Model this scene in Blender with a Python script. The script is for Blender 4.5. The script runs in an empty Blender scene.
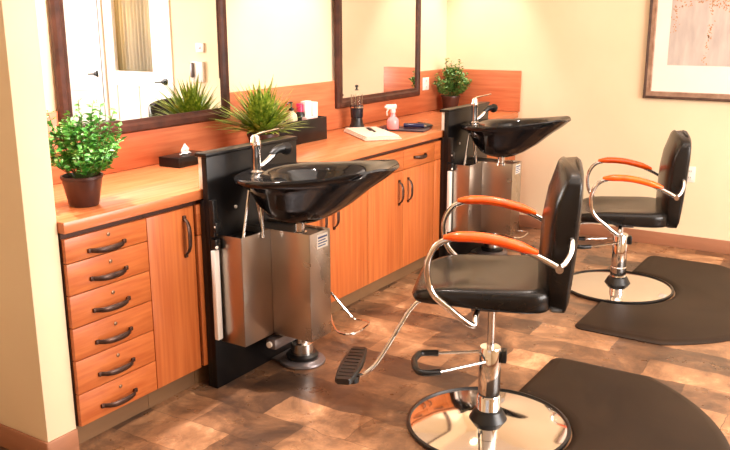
import bpy, bmesh, math, random
from mathutils import Vector, Matrix
random.seed(7)
S = bpy.context.scene
COL = S.collection
PI = math.pi

# ------------------------------------------------------------------ camera
cam_d = bpy.data.cameras.new('camera'); cam = bpy.data.objects.new('camera', cam_d); COL.objects.link(cam)
F_PX, YAW, PITCH, ROLL = 827.23, 0.56445, 0.24362, -0.00288
cam_d.sensor_fit = 'HORIZONTAL'; cam_d.sensor_width = 36.0; cam_d.lens = 36.0 * F_PX / 730.0
fw = Vector((-math.sin(YAW) * math.cos(PITCH), math.cos(YAW) * math.cos(PITCH), -math.sin(PITCH)))
r0 = fw.cross(Vector((0, 0, 1))).normalized(); u0 = r0.cross(fw)
rt = r0 * math.cos(ROLL) + u0 * math.sin(ROLL); up = -r0 * math.sin(ROLL) + u0 * math.cos(ROLL)
M3 = Matrix((rt, up, -fw)).transposed()
cam.matrix_world = Matrix.Translation((3.0538, 0.0, 1.5948)) @ M3.to_4x4()
cam_d.clip_start = 0.05
S.camera = cam

# ------------------------------------------------------------------ world, lights, exposure
w = bpy.data.worlds.new('world'); S.world = w; w.use_nodes = True
w.node_tree.nodes['Background'].inputs[0].default_value = (1.0, 0.9, 0.78, 1)
w.node_tree.nodes['Background'].inputs[1].default_value = 0.2
S.view_settings.view_transform = 'Standard'; S.view_settings.look = 'None'
S.view_settings.exposure = 0.27; S.view_settings.gamma = 1.0; S.view_settings.use_curve_mapping = False

CEIL = 2.75
YB = 6.04; XR = 5.45; YF = -1.6

def area(name, loc, rot, sx, sy, power, col):
    l = bpy.data.lights.new(name, 'AREA'); l.shape = 'RECTANGLE'; l.size = sx; l.size_y = sy; l.energy = power; l.color = col
    o = bpy.data.objects.new(name, l); o.location = loc; o.rotation_euler = rot; COL.objects.link(o); return o
def spot(name, loc, power, ang, blend, col, size=0.04, rot=(0, 0, 0)):
    l = bpy.data.lights.new(name, 'SPOT'); l.energy = power; l.spot_size = math.radians(ang); l.spot_blend = blend
    l.color = col; l.shadow_soft_size = size
    o = bpy.data.objects.new(name, l); o.location = loc; o.rotation_euler = rot; COL.objects.link(o); return o
WARM = (1.0, 0.88, 0.79)
# area lights added as daylight for two unseen, added windows
area('added_daylight_right', (XR - 0.12, 3.4, 1.55), (0, math.radians(90), 0), 1.5, 2.6, 215, (1.0, 0.93, 0.88))
area('added_daylight_front', (2.9, YF + 0.12, 1.6), (math.radians(90), 0, 0), 2.6, 1.5, 5, (1.0, 0.88, 0.88))
area('ceiling_fill', (2.6, 2.9, CEIL - 0.06), (0, 0, 0), 2.4, 3.4, 50, (1.0, 0.88, 0.79))  # added overhead fill, no fixture belongs to it
area('curtain_fill', (4.0, YB + .32, CEIL - .1), (math.radians(0), 0, 0), 1.6, .3, 26, (1.0, 0.93, 0.84))  # area light added behind the door to brighten the curtain
DL_WORDS = ['over the near end of the worktop', 'over the worktop between the two mirrors', 'over the corner plant', 'added as room fill over the nearer wash station', 'added as room fill over the nearer chair', 'added as room fill over the open floor by the window', 'added as room fill over the floor before the framed picture']
DOWNLIGHTS = [(0.36, 2.2, 250, 60), (0.34, 3.92, 110, 64), (0.36, 5.72, 105, 56), (1.2, 2.4, 75, 70), (1.75, 3.9, 55, 78), (3.2, 2.2, 45, 78), (3.1, 4.9, 80, 84)]  # first three follow the wall scallops, the rest are added room fill
for i, (x, y, p, an) in enumerate(DOWNLIGHTS):
    spot('downlight_beam', (x, y, CEIL - 0.05), p, an, 0.6, (1.0, 0.91, 0.90) if x < 1 else WARM)

# ------------------------------------------------------------------ materials
def mat(name, col, rough=0.5, metal=0.0, **kw):
    m = bpy.data.materials.new(name); m.use_nodes = True
    b = m.node_tree.nodes['Principled BSDF']
    b.inputs['Base Color'].default_value = (*col, 1); b.inputs['Roughness'].default_value = rough
    b.inputs['Metallic'].default_value = metal
    for k, v in kw.items(): b.inputs[k.replace('_', ' ')].default_value = v
    return m
def lin(r, g, b):
    f = lambda c: ((c / 255 + 0.055) / 1.055) ** 2.4 if c > 10 else c / 255 / 12.92
    return (f(r), f(g), f(b))
def nodes(m): return m.node_tree.nodes, m.node_tree.links, m.node_tree.nodes['Principled BSDF']
def noisy(m, c1, c2, scale=(5, 5, 5), detail=4, bump=0.0, coord='Object', lo=0.3, hi=0.7, rough=None, nscale=1.0):
    N, L, b = nodes(m)
    tc = N.new('ShaderNodeTexCoord'); mp = N.new('ShaderNodeMapping'); mp.inputs['Scale'].default_value = scale
    n = N.new('ShaderNodeTexNoise'); n.inputs['Scale'].default_value = nscale; n.inputs['Detail'].default_value = detail
    r = N.new('ShaderNodeValToRGB'); r.color_ramp.elements[0].position = lo; r.color_ramp.elements[1].position = hi
    r.color_ramp.elements[0].color = (*c1, 1); r.color_ramp.elements[1].color = (*c2, 1)
    L.new(tc.outputs[coord], mp.inputs[0]); L.new(mp.outputs[0], n.inputs[0]); L.new(n.outputs[0], r.inputs[0]); L.new(r.outputs[0], b.inputs['Base Color'])
    if bump:
        bp = N.new('ShaderNodeBump'); bp.inputs['Strength'].default_value = bump; bp.inputs['Distance'].default_value = 0.01
        L.new(n.outputs[0], bp.inputs['Height']); L.new(bp.outputs[0], b.inputs['Normal'])
    return m
M = {}
M['wall'] = noisy(mat('cream wall paint', lin(240, 218, 182), 0.75), lin(237, 213, 176), lin(243, 222, 187), (1.5, 1.5, 1.5), bump=0.0)
M['ceiling'] = noisy(mat('ceiling paint', lin(245, 238, 225), 0.85), lin(243, 234, 220), lin(248, 242, 232), (2, 2, 2))
M['cove'] = noisy(mat('tan rubber cove', lin(165, 112, 82), 0.45), lin(158, 106, 76), lin(172, 118, 88), (3, 3, 20))
M['toe'] = noisy(mat('brown toe kick', lin(120, 88, 58), 0.5), lin(112, 80, 52), lin(128, 94, 62), (3, 3, 12))
WA, WB = lin(176, 88, 40), lin(200, 114, 58)
M['wood_v'] = noisy(mat('orange laminate vertical grain', WA, 0.36), WA, WB, (60, 60, 2.2), 5)
M['wood_h'] = noisy(mat('orange laminate horizontal grain', WA, 0.36), WA, WB, (6, 5, 60), 5)
M['splash'] = noisy(mat('orange laminate backsplash', WA, 0.33), lin(188, 100, 62), lin(208, 126, 84), (3, 3, 45), 5)
M['worktop'] = noisy(mat('worktop laminate', WB, 0.26), lin(190, 106, 60), lin(210, 130, 82), (50, 3, 20), 5)
M['carcass'] = mat('carcass dark edge', lin(70, 36, 20), 0.6)
M['bronze'] = noisy(mat('dark bronze', lin(70, 50, 42), 0.35, 0.7), lin(58, 42, 38), lin(92, 66, 54), (30, 30, 30))
M['lock'] = mat('lock metal', lin(150, 120, 95), 0.35, 0.9)
M['frame_wood'] = noisy(mat('dark walnut frame', lin(66, 38, 30), 0.42, Specular_IOR_Level=0.3), lin(50, 28, 22), lin(86, 50, 38), (14, 14, 14), 6)
M['mirror'] = mat('mirror glass', (0.93, 0.93, 0.92), 0.0, 1.0)
M['black_lam'] = noisy(mat('black laminate', lin(16, 15, 16), 0.30, Specular_IOR_Level=0.3), lin(13, 12, 13), lin(20, 18, 18), (8, 8, 8))
M['black_gloss'] = mat('black porcelain', (0.006, 0.006, 0.007), 0.08)
M['black_plastic'] = mat('black plastic', lin(20, 19, 19), 0.35)
M['grey_rubber'] = mat('grey rubber edge', lin(96, 84, 76), 0.5)
M['white_plastic'] = mat('white plastic', lin(238, 232, 222), 0.35)
M['chrome'] = mat('chrome', (0.83, 0.81, 0.79), 0.06, 1.0)
M['chrome_soft'] = mat('satin chrome', (0.75, 0.72, 0.69), 0.18, 1.0)
M['clear'] = mat('clear plastic', (0.95, 0.95, 0.95), 0.05, Transmission_Weight=0.95, IOR=1.45)
def thin_glass():
    m = mat('window glass', (1, 1, 1), 0.02); N, L, b = m.node_tree.nodes, m.node_tree.links, None
    t_ = N.new('ShaderNodeBsdfTransparent'); g = N.new('ShaderNodeBsdfGlossy'); g.inputs['Roughness'].default_value = 0.02
    x = N.new('ShaderNodeMixShader'); x.inputs[0].default_value = 0.008
    L.new(t_.outputs[0], x.inputs[1]); L.new(g.outputs[0], x.inputs[2]); L.new(x.outputs[0], N['Material Output'].inputs[0])
    return m
M['glass'] = thin_glass()
M['grey_metal'] = mat('grey painted metal', lin(120, 112, 112), 0.35, 0.6)
M['vinyl'] = noisy(mat('black vinyl', (0.008, 0.007, 0.007), 0.25, Specular_IOR_Level=0.30), (0.007, 0.0055, 0.0045), (0.014, 0.011, 0.009), (6, 6, 6))
M['arm_orange'] = noisy(mat('orange lacquered wood', lin(255, 90, 16), 0.22, Coat_Weight=0.25), lin(255, 82, 12), lin(255, 102, 20), (30, 8, 30))
M['mat'] = noisy(mat('brown black floor mat', lin(38, 30, 24), 0.48, Specular_IOR_Level=0.15), lin(32, 21, 13), lin(46, 32, 21), (3, 3, 3), 5)
M['pot'] = noisy(mat('brown pot', lin(66, 36, 30), 0.35), lin(58, 31, 26), lin(74, 42, 34), (9, 9, 9))
M['soil'] = noisy(mat('potting soil', lin(50, 34, 24), 0.9), lin(34, 24, 16), lin(66, 46, 32), (60, 60, 60), bump=0.5)
def steel():
    m = mat('brushed steel', (0.47, 0.41, 0.36), 0.30, 1.0); N, L, b = nodes(m)
    tc = N.new('ShaderNodeTexCoord'); mp = N.new('ShaderNodeMapping'); mp.inputs['Scale'].default_value = (4, 4, 4)
    n = N.new('ShaderNodeTexNoise'); n.inputs['Scale'].default_value = 1; n.inputs['Detail'].default_value = 3
    mr = N.new('ShaderNodeMapRange'); mr.inputs['To Min'].default_value = 0.24; mr.inputs['To Max'].default_value = 0.34
    L.new(tc.outputs['Object'], mp.inputs[0]); L.new(mp.outputs[0], n.inputs[0]); L.new(n.outputs[0], mr.inputs[0]); L.new(mr.outputs[0], b.inputs['Roughness'])
    return m
M['steel'] = steel()
def leafmat(name, a, b_, c=None):
    m = mat(name, a, 0.45); N, L, b = nodes(m)
    oi = N.new('ShaderNodeTexCoord'); n = N.new('ShaderNodeTexNoise'); n.inputs['Scale'].default_value = 45; n.inputs['Detail'].default_value = 2
    r = N.new('ShaderNodeValToRGB'); r.color_ramp.elements[0].position = 0.35; r.color_ramp.elements[1].position = 0.62
    r.color_ramp.elements[0].color = (*a, 1); r.color_ramp.elements[1].color = (*b_, 1)
    if c:
        e = r.color_ramp.elements.new(0.70); e.color = (*c, 1)
    L.new(oi.outputs['Object'], n.inputs[0]); L.new(n.outputs[0], r.inputs[0]); L.new(r.outputs[0], b.inputs['Base Color'])
    b.inputs['Subsurface Weight'].default_value = 0.0
    return m
M['leaf'] = leafmat('small leaves', lin(48, 122, 36), lin(104, 176, 66), lin(206, 232, 164))
M['leaf2'] = leafmat('grey green leaves', lin(58, 110, 42), lin(118, 160, 80), lin(186, 206, 136))
M['grass'] = leafmat('grass blades', lin(84, 116, 30), lin(156, 178, 62), lin(214, 216, 112))
M['stem'] = mat('green stem', lin(80, 100, 46), 0.6)

def floor_mat():
    m = mat('slate look vinyl floor', lin(150, 105, 72), 0.3); N, L, b = nodes(m)
    tc = N.new('ShaderNodeTexCoord')
    mp = N.new('ShaderNodeMapping'); mp.inputs['Rotation'].default_value = (0, 0, 0)
    br = N.new('ShaderNodeTexBrick'); br.offset = 0.5; br.squash = 1.0
    br.inputs['Scale'].default_value = 1.0; br.inputs['Brick Width'].default_value = 0.41; br.inputs['Row Height'].default_value = 0.205
    br.inputs['Mortar Size'].default_value = 0.0016; br.inputs['Mortar Smooth'].default_value = 0.3; br.inputs['Bias'].default_value = 0.0
    br.inputs['Color1'].default_value = (0, 0, 0, 1); br.inputs['Color2'].default_value = (1, 1, 1, 1); br.inputs['Mortar'].default_value = (0.2, 0.2, 0.2, 1)
    L.new(tc.outputs['Object'], mp.inputs[0])
    nd = N.new('ShaderNodeTexNoise'); nd.inputs['Scale'].default_value = 7; nd.inputs['Detail'].default_value = 4; L.new(tc.outputs['Object'], nd.inputs[0])
    vd = N.new('ShaderNodeVectorMath'); vd.operation = 'MULTIPLY_ADD'; vd.inputs[1].default_value = (.05, .05, 0)
    L.new(nd.outputs['Color'], vd.inputs[0]); L.new(mp.outputs[0], vd.inputs[2]); L.new(vd.outputs[0], br.inputs[0])
    n = N.new('ShaderNodeTexNoise'); n.inputs['Scale'].default_value = 3.6; n.inputs['Detail'].default_value = 12; n.inputs['Roughness'].default_value = 0.72; n.inputs['Distortion'].default_value = 0.5
    L.new(tc.outputs['Object'], n.inputs[0])
    a = N.new('ShaderNodeMath'); a.operation = 'MULTIPLY_ADD'; a.inputs[1].default_value = 0.28; 
    s = N.new('ShaderNodeSeparateColor'); L.new(br.outputs['Color'], s.inputs[0]); L.new(s.outputs[0], a.inputs[0]); L.new(n.outputs[0], a.inputs[2])
    r = N.new('ShaderNodeValToRGB'); e = r.color_ramp.elements
    e[0].position = 0.40; e[0].color = (*lin(58, 43, 34), 1); e[1].position = 0.95; e[1].color = (*lin(220, 176, 132), 1)
    k = e.new(0.54); k.color = (*lin(84, 60, 44), 1); k = e.new(0.66); k.color = (*lin(118, 84, 59), 1); k = e.new(0.80); k.color = (*lin(164, 119, 84), 1)
    L.new(a.outputs[0], r.inputs[0])
    mx = N.new('ShaderNodeMix'); mx.data_type = 'RGBA'; mx.blend_type = 'MULTIPLY'; mx.inputs[7].default_value = (0.90, 0.89, 0.88, 1)
    L.new(br.outputs['Fac'], mx.inputs[0]); L.new(r.outputs[0], mx.inputs[6]); L.new(mx.outputs[2], b.inputs['Base Color'])
    n2 = N.new('ShaderNodeTexNoise'); n2.inputs['Scale'].default_value = 9; n2.inputs['Detail'].default_value = 6
    L.new(tc.outputs['Object'], n2.inputs[0])
    bp = N.new('ShaderNodeBump'); bp.inputs['Strength'].default_value = 0.35; bp.inputs['Distance'].default_value = 0.01
    L.new(n2.outputs[0], bp.inputs['Height']); L.new(bp.outputs[0], b.inputs['Normal'])
    mr = N.new('ShaderNodeMapRange'); mr.inputs['To Min'].default_value = 0.16; mr.inputs['To Max'].default_value = 0.46
    L.new(n2.outputs[0], mr.inputs[0]); L.new(mr.outputs[0], b.inputs['Roughness'])
    return m
M['floor'] = floor_mat()

# ------------------------------------------------------------------ mesh helpers
class MB:
    def __init__(s): s.bm = bmesh.new()
    def _x(s, vs, T):
        if T is not None:
            for v in vs: v.co = T @ v.co
    def box(s, x0, x1, y0, y1, z0, z1, bev=0.0, T=None, seg=2):
        r = bmesh.ops.create_cube(s.bm, size=1.0); vs = r['verts']
        for v in vs: v.co = Vector(((v.co.x + .5) * (x1 - x0) + x0, (v.co.y + .5) * (y1 - y0) + y0, (v.co.z + .5) * (z1 - z0) + z0))
        if bev:
            es = list({e for v in vs for e in v.link_edges})
            g = bmesh.ops.bevel(s.bm, geom=es, offset=bev, segments=seg, affect='EDGES', profile=0.5)
            vs = list({v for f in g['faces'] for v in f.verts} | {v for v in vs if v.is_valid})
        s._x(vs, T); return s
    def loft(s, rings, cap0=True, cap1=True, closed=True, T=None):
        R = [[s.bm.verts.new(Vector(p)) for p in ring] for ring in rings]; n = len(rings[0])
        for a, b in zip(R[:-1], R[1:]):
            for i in range(n if closed else n - 1):
                j = (i + 1) % n
                try: s.bm.faces.new((a[i], a[j], b[j], b[i]))
                except ValueError: pass
        if cap0: s.bm.faces.new(list(reversed(R[0])))
        if cap1: s.bm.faces.new(R[-1])
        s._x([v for r in R for v in r], T); return s
    def lathe(s, prof, n=32, c=(0, 0, 0), T=None, cap=True):
        rings = [[(c[0] + r * math.cos(2 * PI * i / n), c[1] + r * math.sin(2 * PI * i / n), c[2] + z) for i in range(n)] for r, z in prof]
        return s.loft(rings, cap, cap, True, T)
    def tube(s, pts, r, n=10, smooth=6, T=None, closed=False):
        P = [Vector(p) for p in pts]
        if smooth > 1 and len(P) > 2:
            Q = []
            m = len(P)
            for i in range(m if closed else m - 1):
                p0 = P[(i - 1) % m] if closed or i > 0 else P[0]; p1 = P[i]; p2 = P[(i + 1) % m]; p3 = P[(i + 2) % m] if closed or i + 2 < m else P[-1]
                for k in range(smooth):
                    t = k / smooth
                    Q.append(0.5 * ((2 * p1) + (-p0 + p2) * t + (2 * p0 - 5 * p1 + 4 * p2 - p3) * t * t + (-p0 + 3 * p1 - 3 * p2 + p3) * t ** 3))
            if not closed: Q.append(P[-1])
            P = Q
        rr = r if isinstance(r, (list, tuple)) else None
        rings = []; nrm = None; m = len(P)
        for i, p in enumerate(P):
            if closed: t = (P[(i + 1) % m] - P[i - 1]).normalized()
            else: t = (P[min(i + 1, m - 1)] - P[max(i - 1, 0)]).normalized()
            if nrm is None: nrm = t.orthogonal().normalized()
            nrm = (nrm - t * nrm.dot(t)).normalized(); b = t.cross(nrm)
            ra = (rr[0] + (rr[1] - rr[0]) * i / (m - 1)) if rr else r
            rings.append([p + (nrm * math.cos(2 * PI * k / n) + b * math.sin(2 * PI * k / n)) * ra for k in range(n)])
        if closed: rings.append(rings[0]); return s.loft(rings, False, False, True, T)
        return s.loft(rings, True, True, True, T)
    def build(s, name, m, parent=None, off=None, smooth=40, kind=None, label=None, cat=None, group=None, bevel=0, weld=True):
        if weld: bmesh.ops.remove_doubles(s.bm, verts=s.bm.verts, dist=1e-5)
        bmesh.ops.recalc_face_normals(s.bm, faces=s.bm.faces)
        if off is not None: bmesh.ops.translate(s.bm, verts=s.bm.verts, vec=-Vector(off))
        me = bpy.data.meshes.new(name); s.bm.to_mesh(me); s.bm.free()
        for x in (m if isinstance(m, (list, tuple)) else [m]): me.materials.append(x)
        if smooth:
            me.polygons.foreach_set('use_smooth', [True] * len(me.polygons)); me.set_sharp_from_angle(angle=math.radians(smooth))
        o = bpy.data.objects.new(name, me); COL.objects.link(o)
        if parent: o.parent = parent
        if kind: o['kind'] = kind
        if label: o['label'] = label
        if cat: o['category'] = cat
        if group: o['group'] = group
        return o
def thing(name, label, cat, loc=(0, 0, 0), rz=0, group=None):
    o = bpy.data.objects.new(name, None); COL.objects.link(o); o.empty_display_size = 0.1
    o.location = loc; o.rotation_euler = (0, 0, rz); o['label'] = label; o['category'] = cat
    if group: o['group'] = group
    return o
def dup(root, loc, rz, label):
    r = root.copy(); COL.objects.link(r); r.location = loc; r.rotation_euler = (0, 0, rz); r['label'] = label
    for ch in list(root.children):
        c = ch.copy(); COL.objects.link(c); c.parent = r
        for g in list(ch.children):
            d = g.copy(); COL.objects.link(d); d.parent = c
    return r
def setat(o, loc):   # move a finished mesh's origin to loc
    loc = Vector(loc); o.data.transform(Matrix.Translation(-loc)); o.location = loc
def struct(name, mb, m, **k): return mb.build(name, m, kind='structure', **k)

# ------------------------------------------------------------------ the room
struct('floor', MB().box(-0.15, XR + 0.15, YF - 0.15, YB + 0.15, -0.1, 0), M['floor'])
struct('ceiling', MB().box(-0.15, XR + 0.15, YF - 0.15, YB + 0.15, CEIL, CEIL + 0.1), M['ceiling'])
struct('wall_left', MB().box(-0.15, 0, YF, YB, 0, CEIL), M['wall'])
def wall_with_hole(along, a0, a1, h0, h1, z0, z1, lo, hi):
    mb = MB()
    segs = [(a0, h0, 0, CEIL), (h1, a1, 0, CEIL), (h0, h1, 0, z0), (h0, h1, z1, CEIL)]
    for p, q, za, zb in segs:
        if zb - za < 1e-4: continue
        if along == 'x': mb.box(p, q, lo, hi, za, zb)
        else: mb.box(lo, hi, p, q, za, zb)
    return mb
# back wall has two door openings
D1 = (3.165, 4.085); D2 = (4.185, 5.105); DH = 2.03
mb = MB()
for p, q, za, zb in [(-0.15, D1[0], 0, CEIL), (D1[1], D2[0], 0, CEIL), (D2[1], XR + .15, 0, CEIL), (D1[0], D1[1], DH, CEIL), (D2[0], D2[1], DH, CEIL)]:
    mb.box(p, q, YB, YB + 0.15, za, zb)
struct('wall_back', mb, M['wall'], weld=False)
struct('wall_right', wall_with_hole('y', YF, YB, 2.1, 4.7, 0.8, 2.3, XR, XR + 0.15), M['wall'], weld=False)
struct('wall_front', wall_with_hole('x', -0.15, XR + .15, 1.6, 4.2, 0.85, 2.35, YF - 0.15, YF), M['wall'], weld=False)
PT = (1.700, 1.828)
struct('wall_partition', MB().box(0, 0.600, PT[0], PT[1], 0, CEIL, 0.003), M['wall'])
def window(n, along, a0, a1, z0, z1, c, lo, hi):  # unseen windows, added to give the room light a source
    root = bpy.data.objects.new('window_%d' % n, None); COL.objects.link(root); root['kind'] = 'structure'
    f = MB(); g = MB(); t = 0.05
    def b(mb, p, q, za, zb, l, h):
        if along == 'x': mb.box(p, q, l, h, za, zb, 0.003)
        else: mb.box(l, h, p, q, za, zb, 0.003)
    mid = (a0 + a1) / 2
    for p, q, za, zb in [(a0, a0 + t, z0, z1), (a1 - t, a1, z0, z1), (mid - t / 2, mid + t / 2, z0 + t, z1 - t), (a0 + t, a1 - t, z0, z0 + t), (a0 + t, a1 - t, z1 - t, z1)]: b(f, p, q, za, zb, lo, hi)
    b(g, a0 + t, a1 - t, z0 + t, z1 - t, c - .004, c + .004)
    f.build('window_frame', M['white_plastic'], root, weld=False); g.build('pane', M['glass'], root)
window(1, 'y', 2.1, 4.7, 0.8, 2.3, XR + .08, XR + .04, XR + .12)
window(2, 'x', 1.6, 4.2, 0.85, 2.35, YF - .08, YF - .12, YF - .04)
# coved skirting
BH = 0.095
struct('baseboard_back', MB().box(0.66, D1[0] - 0.075, YB - 0.012, YB, 0, BH, 0.003), M['cove'])
struct('baseboard_right', MB().box(XR - 0.012, XR, YF, YB, 0, BH, 0.003), M['cove'])
struct('baseboard_front', MB().box(0, XR - .012, YF, YF + 0.012, 0, BH, 0.003), M['cove'])
struct('baseboard_left', MB().box(0, 0.012, YF + .012, PT[0], 0, BH, 0.003), M['cove'])
struct('baseboard_partition', MB().box(0.0, 0.608, PT[0] - 0.010, PT[0], 0, BH, 0.003).box(0.600, 0.610, PT[0] - .008, PT[1] - .002, 0, BH, 0.003), M['cove'], weld=False)
# wood backsplash panels (fixed)
struct('trim_1', MB().box(0.0, 0.020, PT[1], YB, 0.902, 1.212, 0.002), M['splash'])
struct('trim_2', MB().box(0.020, 0.645, YB - 0.020, YB, 0.902, 1.212, 0.002), M['splash'])

# doors on the back wall, seen in the first mirror
WD = noisy(mat('white door paint', lin(250, 246, 240), 0.4), lin(248, 244, 236), lin(252, 249, 244), (3, 3, 3))
CURT = noisy(mat('olive beige curtain', lin(204, 188, 140), 0.8), lin(184, 166, 112), lin(228, 212, 168), (14, 1, 0.4), 3)
_N, _L, _b = nodes(CURT)
_tr = _N.new('ShaderNodeBsdfTranslucent'); _ms = _N.new('ShaderNodeMixShader'); _ms.inputs[0].default_value = 0.5
_L.new(_b.inputs['Base Color'].links[0].from_socket, _tr.inputs[0]); _L.new(_b.outputs[0], _ms.inputs[1]); _L.new(_tr.outputs[0], _ms.inputs[2])
_L.new(_ms.outputs[0], _N['Material Output'].inputs[0])
def door(n, x0, x1, lite, hinge_right):
    root = bpy.data.objects.new('door_%d' % n, None); COL.objects.link(root); root['kind'] = 'structure'; root.location = ((x0 + x1) / 2, YB + 0.03, 0)
    off = root.location; ya, yb = YB + 0.01, YB + 0.05
    a, b = x0 + .004, x1 - .004; z1 = DH - .004; st = 0.135
    s = MB()
    gz0, gz1 = 1.08, 1.87
    if lite:
        for p, q, za, zb in [(a, a + st + .09, .01, z1), (b - st, b, .01, z1), (a + st + .09, b - st, .01, .28), (a + st + .09, b - st, .93, gz0), (a + st + .09, b - st, gz1, z1)]: s.box(p, q, ya, yb, za, zb, 0.002)
        m = (a + st + .09 + b - st) / 2
        s.box(m - .05, m + .05, ya, yb, .28, .93, .002)
        s.box(a + st + .09, m - .05, ya + .014, yb - .01, .28, .93); s.box(m + .05, b - st, ya + .014, yb - .01, .28, .93)
        s.build('door_leaf', WD, root, off, weld=False)
        MB().box(a + st + .09, b - st, ya + .016, ya + .022, gz0, gz1).build('pane', M['glass'], root, off)
        w_ = MB(); rows = []
        for z in (gz0 - .02, gz1 + .02):
            rows.append([(a + st + .07 + (b - a - 2 * st - .05) * i / 80, yb + .02 + .012 * math.sin(i * 0.9) * (1 + .4 * math.sin(i * .23)), z) for i in range(81)])
        w_.loft(rows, False, False, False)
        o = w_.build('curtain', CURT, root, off); sm = o.modifiers.new('thick', 'SOLIDIFY'); sm.thickness = 0.003
    else:
        for p, q, za, zb in [(a, a + st, .01, z1), (b - st, b, .01, z1), (a + st, b - st, .01, .22), (a + st, b - st, .85, 1.0), (a + st, b - st, 1.5, 1.6), (a + st, b - st, 1.92, z1)]: s.box(p, q, ya, yb, za, zb, 0.002)
        s.box(a + st, b - st, ya + .012, yb - .01, .2, 1.95)
        s.build('door_leaf', WD, root, off, weld=False)
    # knob with rose
    kx = x0 + (0.058 if lite else 0.035); kz = 0.99 if lite else 1.04
    T = Matrix.Translation((kx, ya, kz)) @ Matrix.Rotation(PI / 2, 4, 'X')
    k = MB().lathe([(0.0001, 0), (0.034, 0.0), (0.034, 0.008), (0.012, 0.012), (0.011, 0.035), (0.02, 0.042), (0.0001, 0.046)], 20, T=T)
    k.tube([(kx, ya - .04, kz), (kx + .03, ya - .046, kz - .002), (kx + .10, ya - .046, kz - .006)], 0.008)
    k.build('door_handle', M['black_plastic'], root, off, weld=False)
    fr = MB(); c = .07
    fr.box(x0 - c, x0, YB - .016, YB, 0, DH + c, .003).box(x1, x1 + (c if n == 2 else .05), YB - .016, YB, 0, DH + c, .003).box(x0, x1, YB - .016, YB, DH, DH + c, .003)
    fr.build('door_frame', WD, root, off, weld=False)
    return root
door(1, D1[0], D1[1], True, True)
door(2, D2[0] , D2[1], False, True)
# room behind the doors' glass: closed off by a plain wall
struct('wall_hall', MB().box(2.9, XR + .15, YB + .5, YB + .55, 0, CEIL), M['wall'])

# recessed ceiling downlights; those away from the worktop are added for fill
RING = mat('white downlight trim', lin(240, 236, 228), 0.4)
EM = mat('downlight lens', (1, .9, .75), 0.3); EM.node_tree.nodes['Principled BSDF'].inputs['Emission Color'].default_value = (1, .82, .6, 1); EM.node_tree.nodes['Principled BSDF'].inputs['Emission Strength'].default_value = 8
for i, (x, y, p, an) in enumerate(DOWNLIGHTS):
    t = thing('downlight', 'round white recessed ceiling downlight ' + DL_WORDS[i], 'ceiling light', (x, y, CEIL), group='recessed ceiling downlights')
    MB().lathe([(0.060, -0.001), (0.085, -0.001), (0.085, -0.010), (0.060, -0.014)], 28, cap=False).build('trim_ring', RING, t)
    MB().lathe([(0.0001, -0.002), (0.059, -0.002), (0.059, -0.006), (0.0001, -0.006)], 28).build('lens', EM, t)

# ------------------------------------------------------------------ cabinets and worktop
CX = 0.624          # plane of door and drawer fronts
HZ = 0.856
GAP = 0.0018
def arc_handle(c, horiz, ln=0.145, out=0.032):
    x, y, z = c
    pts = []
    for i in range(9):
        t = -1 + 2 * i / 8; o = out * (1 - t ** 4 * 0.95)
        pts.append((x + o, y + t * ln / 2, z - 0.004 * (1 - t * t)) if horiz else (x + o, y, z + t * ln / 2))
    mb = MB(); P = [Vector(p) for p in pts]; rings = []
    for i, p in enumerate(P):
        t = (P[min(i + 1, 8)] - P[max(i - 1, 0)]).normalized(); s = Vector((0, 0, 1)) if horiz else Vector((0, 1, 0)); n = t.cross(s).normalized()
        wd = 0.0080 + 0.0045 * (1 - (i / 4 - 1) ** 2)
        rings.append([p + s * wd * math.cos(a * PI / 4) + n * 0.0045 * math.sin(a * PI / 4) for a in range(8)])
    mb.loft(rings)
    for e in (-1, 1):
        yy, zz = (y + e * ln / 2, z) if horiz else (y, z + e * ln / 2)
        mb.box(x - 0.0, x + 0.010, yy - .008, yy + .008, zz - .008, zz + .008, 0.002)
    return mb
def cabinet(name, y0, y1, label, fronts, group=None):
    t = thing(name, label, 'cabinet', (0.32, (y0 + y1) / 2, 0)); off = t.location
    b = MB().box(0.002, CX - 0.019, y0 + .0008, y1 - .0008, 0.10, HZ - .002)
    b.build('carcass', M['carcass'], t, off)
    MB().box(0.30, CX - 0.062, y0 + .0008, y1 - .0008, 0, 0.0995).build('toe_kick', M['toe'], t, off)
    for kind, ya, yb, za, zb, hs in fronts:
        hz = kind == 'drawer'
        o = MB().box(CX - 0.018, CX, ya + GAP, yb - GAP, za + GAP, zb - GAP, 0.0012).build('drawer' if hz else 'door', M['wood_h'] if hz else M['wood_v'], t, off)
        for h in hs:
            if h[0] == 'lock': 
                T = Matrix.Translation((CX, h[1], h[2])) @ Matrix.Rotation(PI / 2, 4, 'Y')
                MB().lathe([(0.0001, 0), (0.0075, 0), (0.0075, 0.003), (0.005, .004), (0.0001, 0.004)], 14, T=T).build('lock', M['lock'], o, off)
            else:
                arc_handle((CX, h[1], h[2]), h[0] == 'h', 0.165 if y1 < 2.6 else 0.14).build('handle', M['bronze'], o, off, weld=False)
    return t
fr = []; zs = [0.836, 0.742, 0.620, 0.494, 0.366, 0.232, 0.102]
ya, yb = PT[1] + .004, 2.222
for i in range(6):
    m_ = (zs[i] + zs[i + 1]) / 2
    fr.append(('drawer', ya, yb, zs[i + 1], zs[i], [('h', 2.018, m_ - .018), ('lock', 2.03, m_ + .026 - (.002 if i == 0 else 0))]))
cabinet('drawer_cabinet', ya, yb, 'orange wood cabinet of six stacked drawers beside the cream partition wall', fr)
cabinet('narrow_cabinet', 2.222, 2.500, 'narrow orange wood cabinet with one tall door left of the nearer wash station', [('door', 2.222, 2.485, .102, .836, [('v', 2.425, .715)])])
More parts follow.
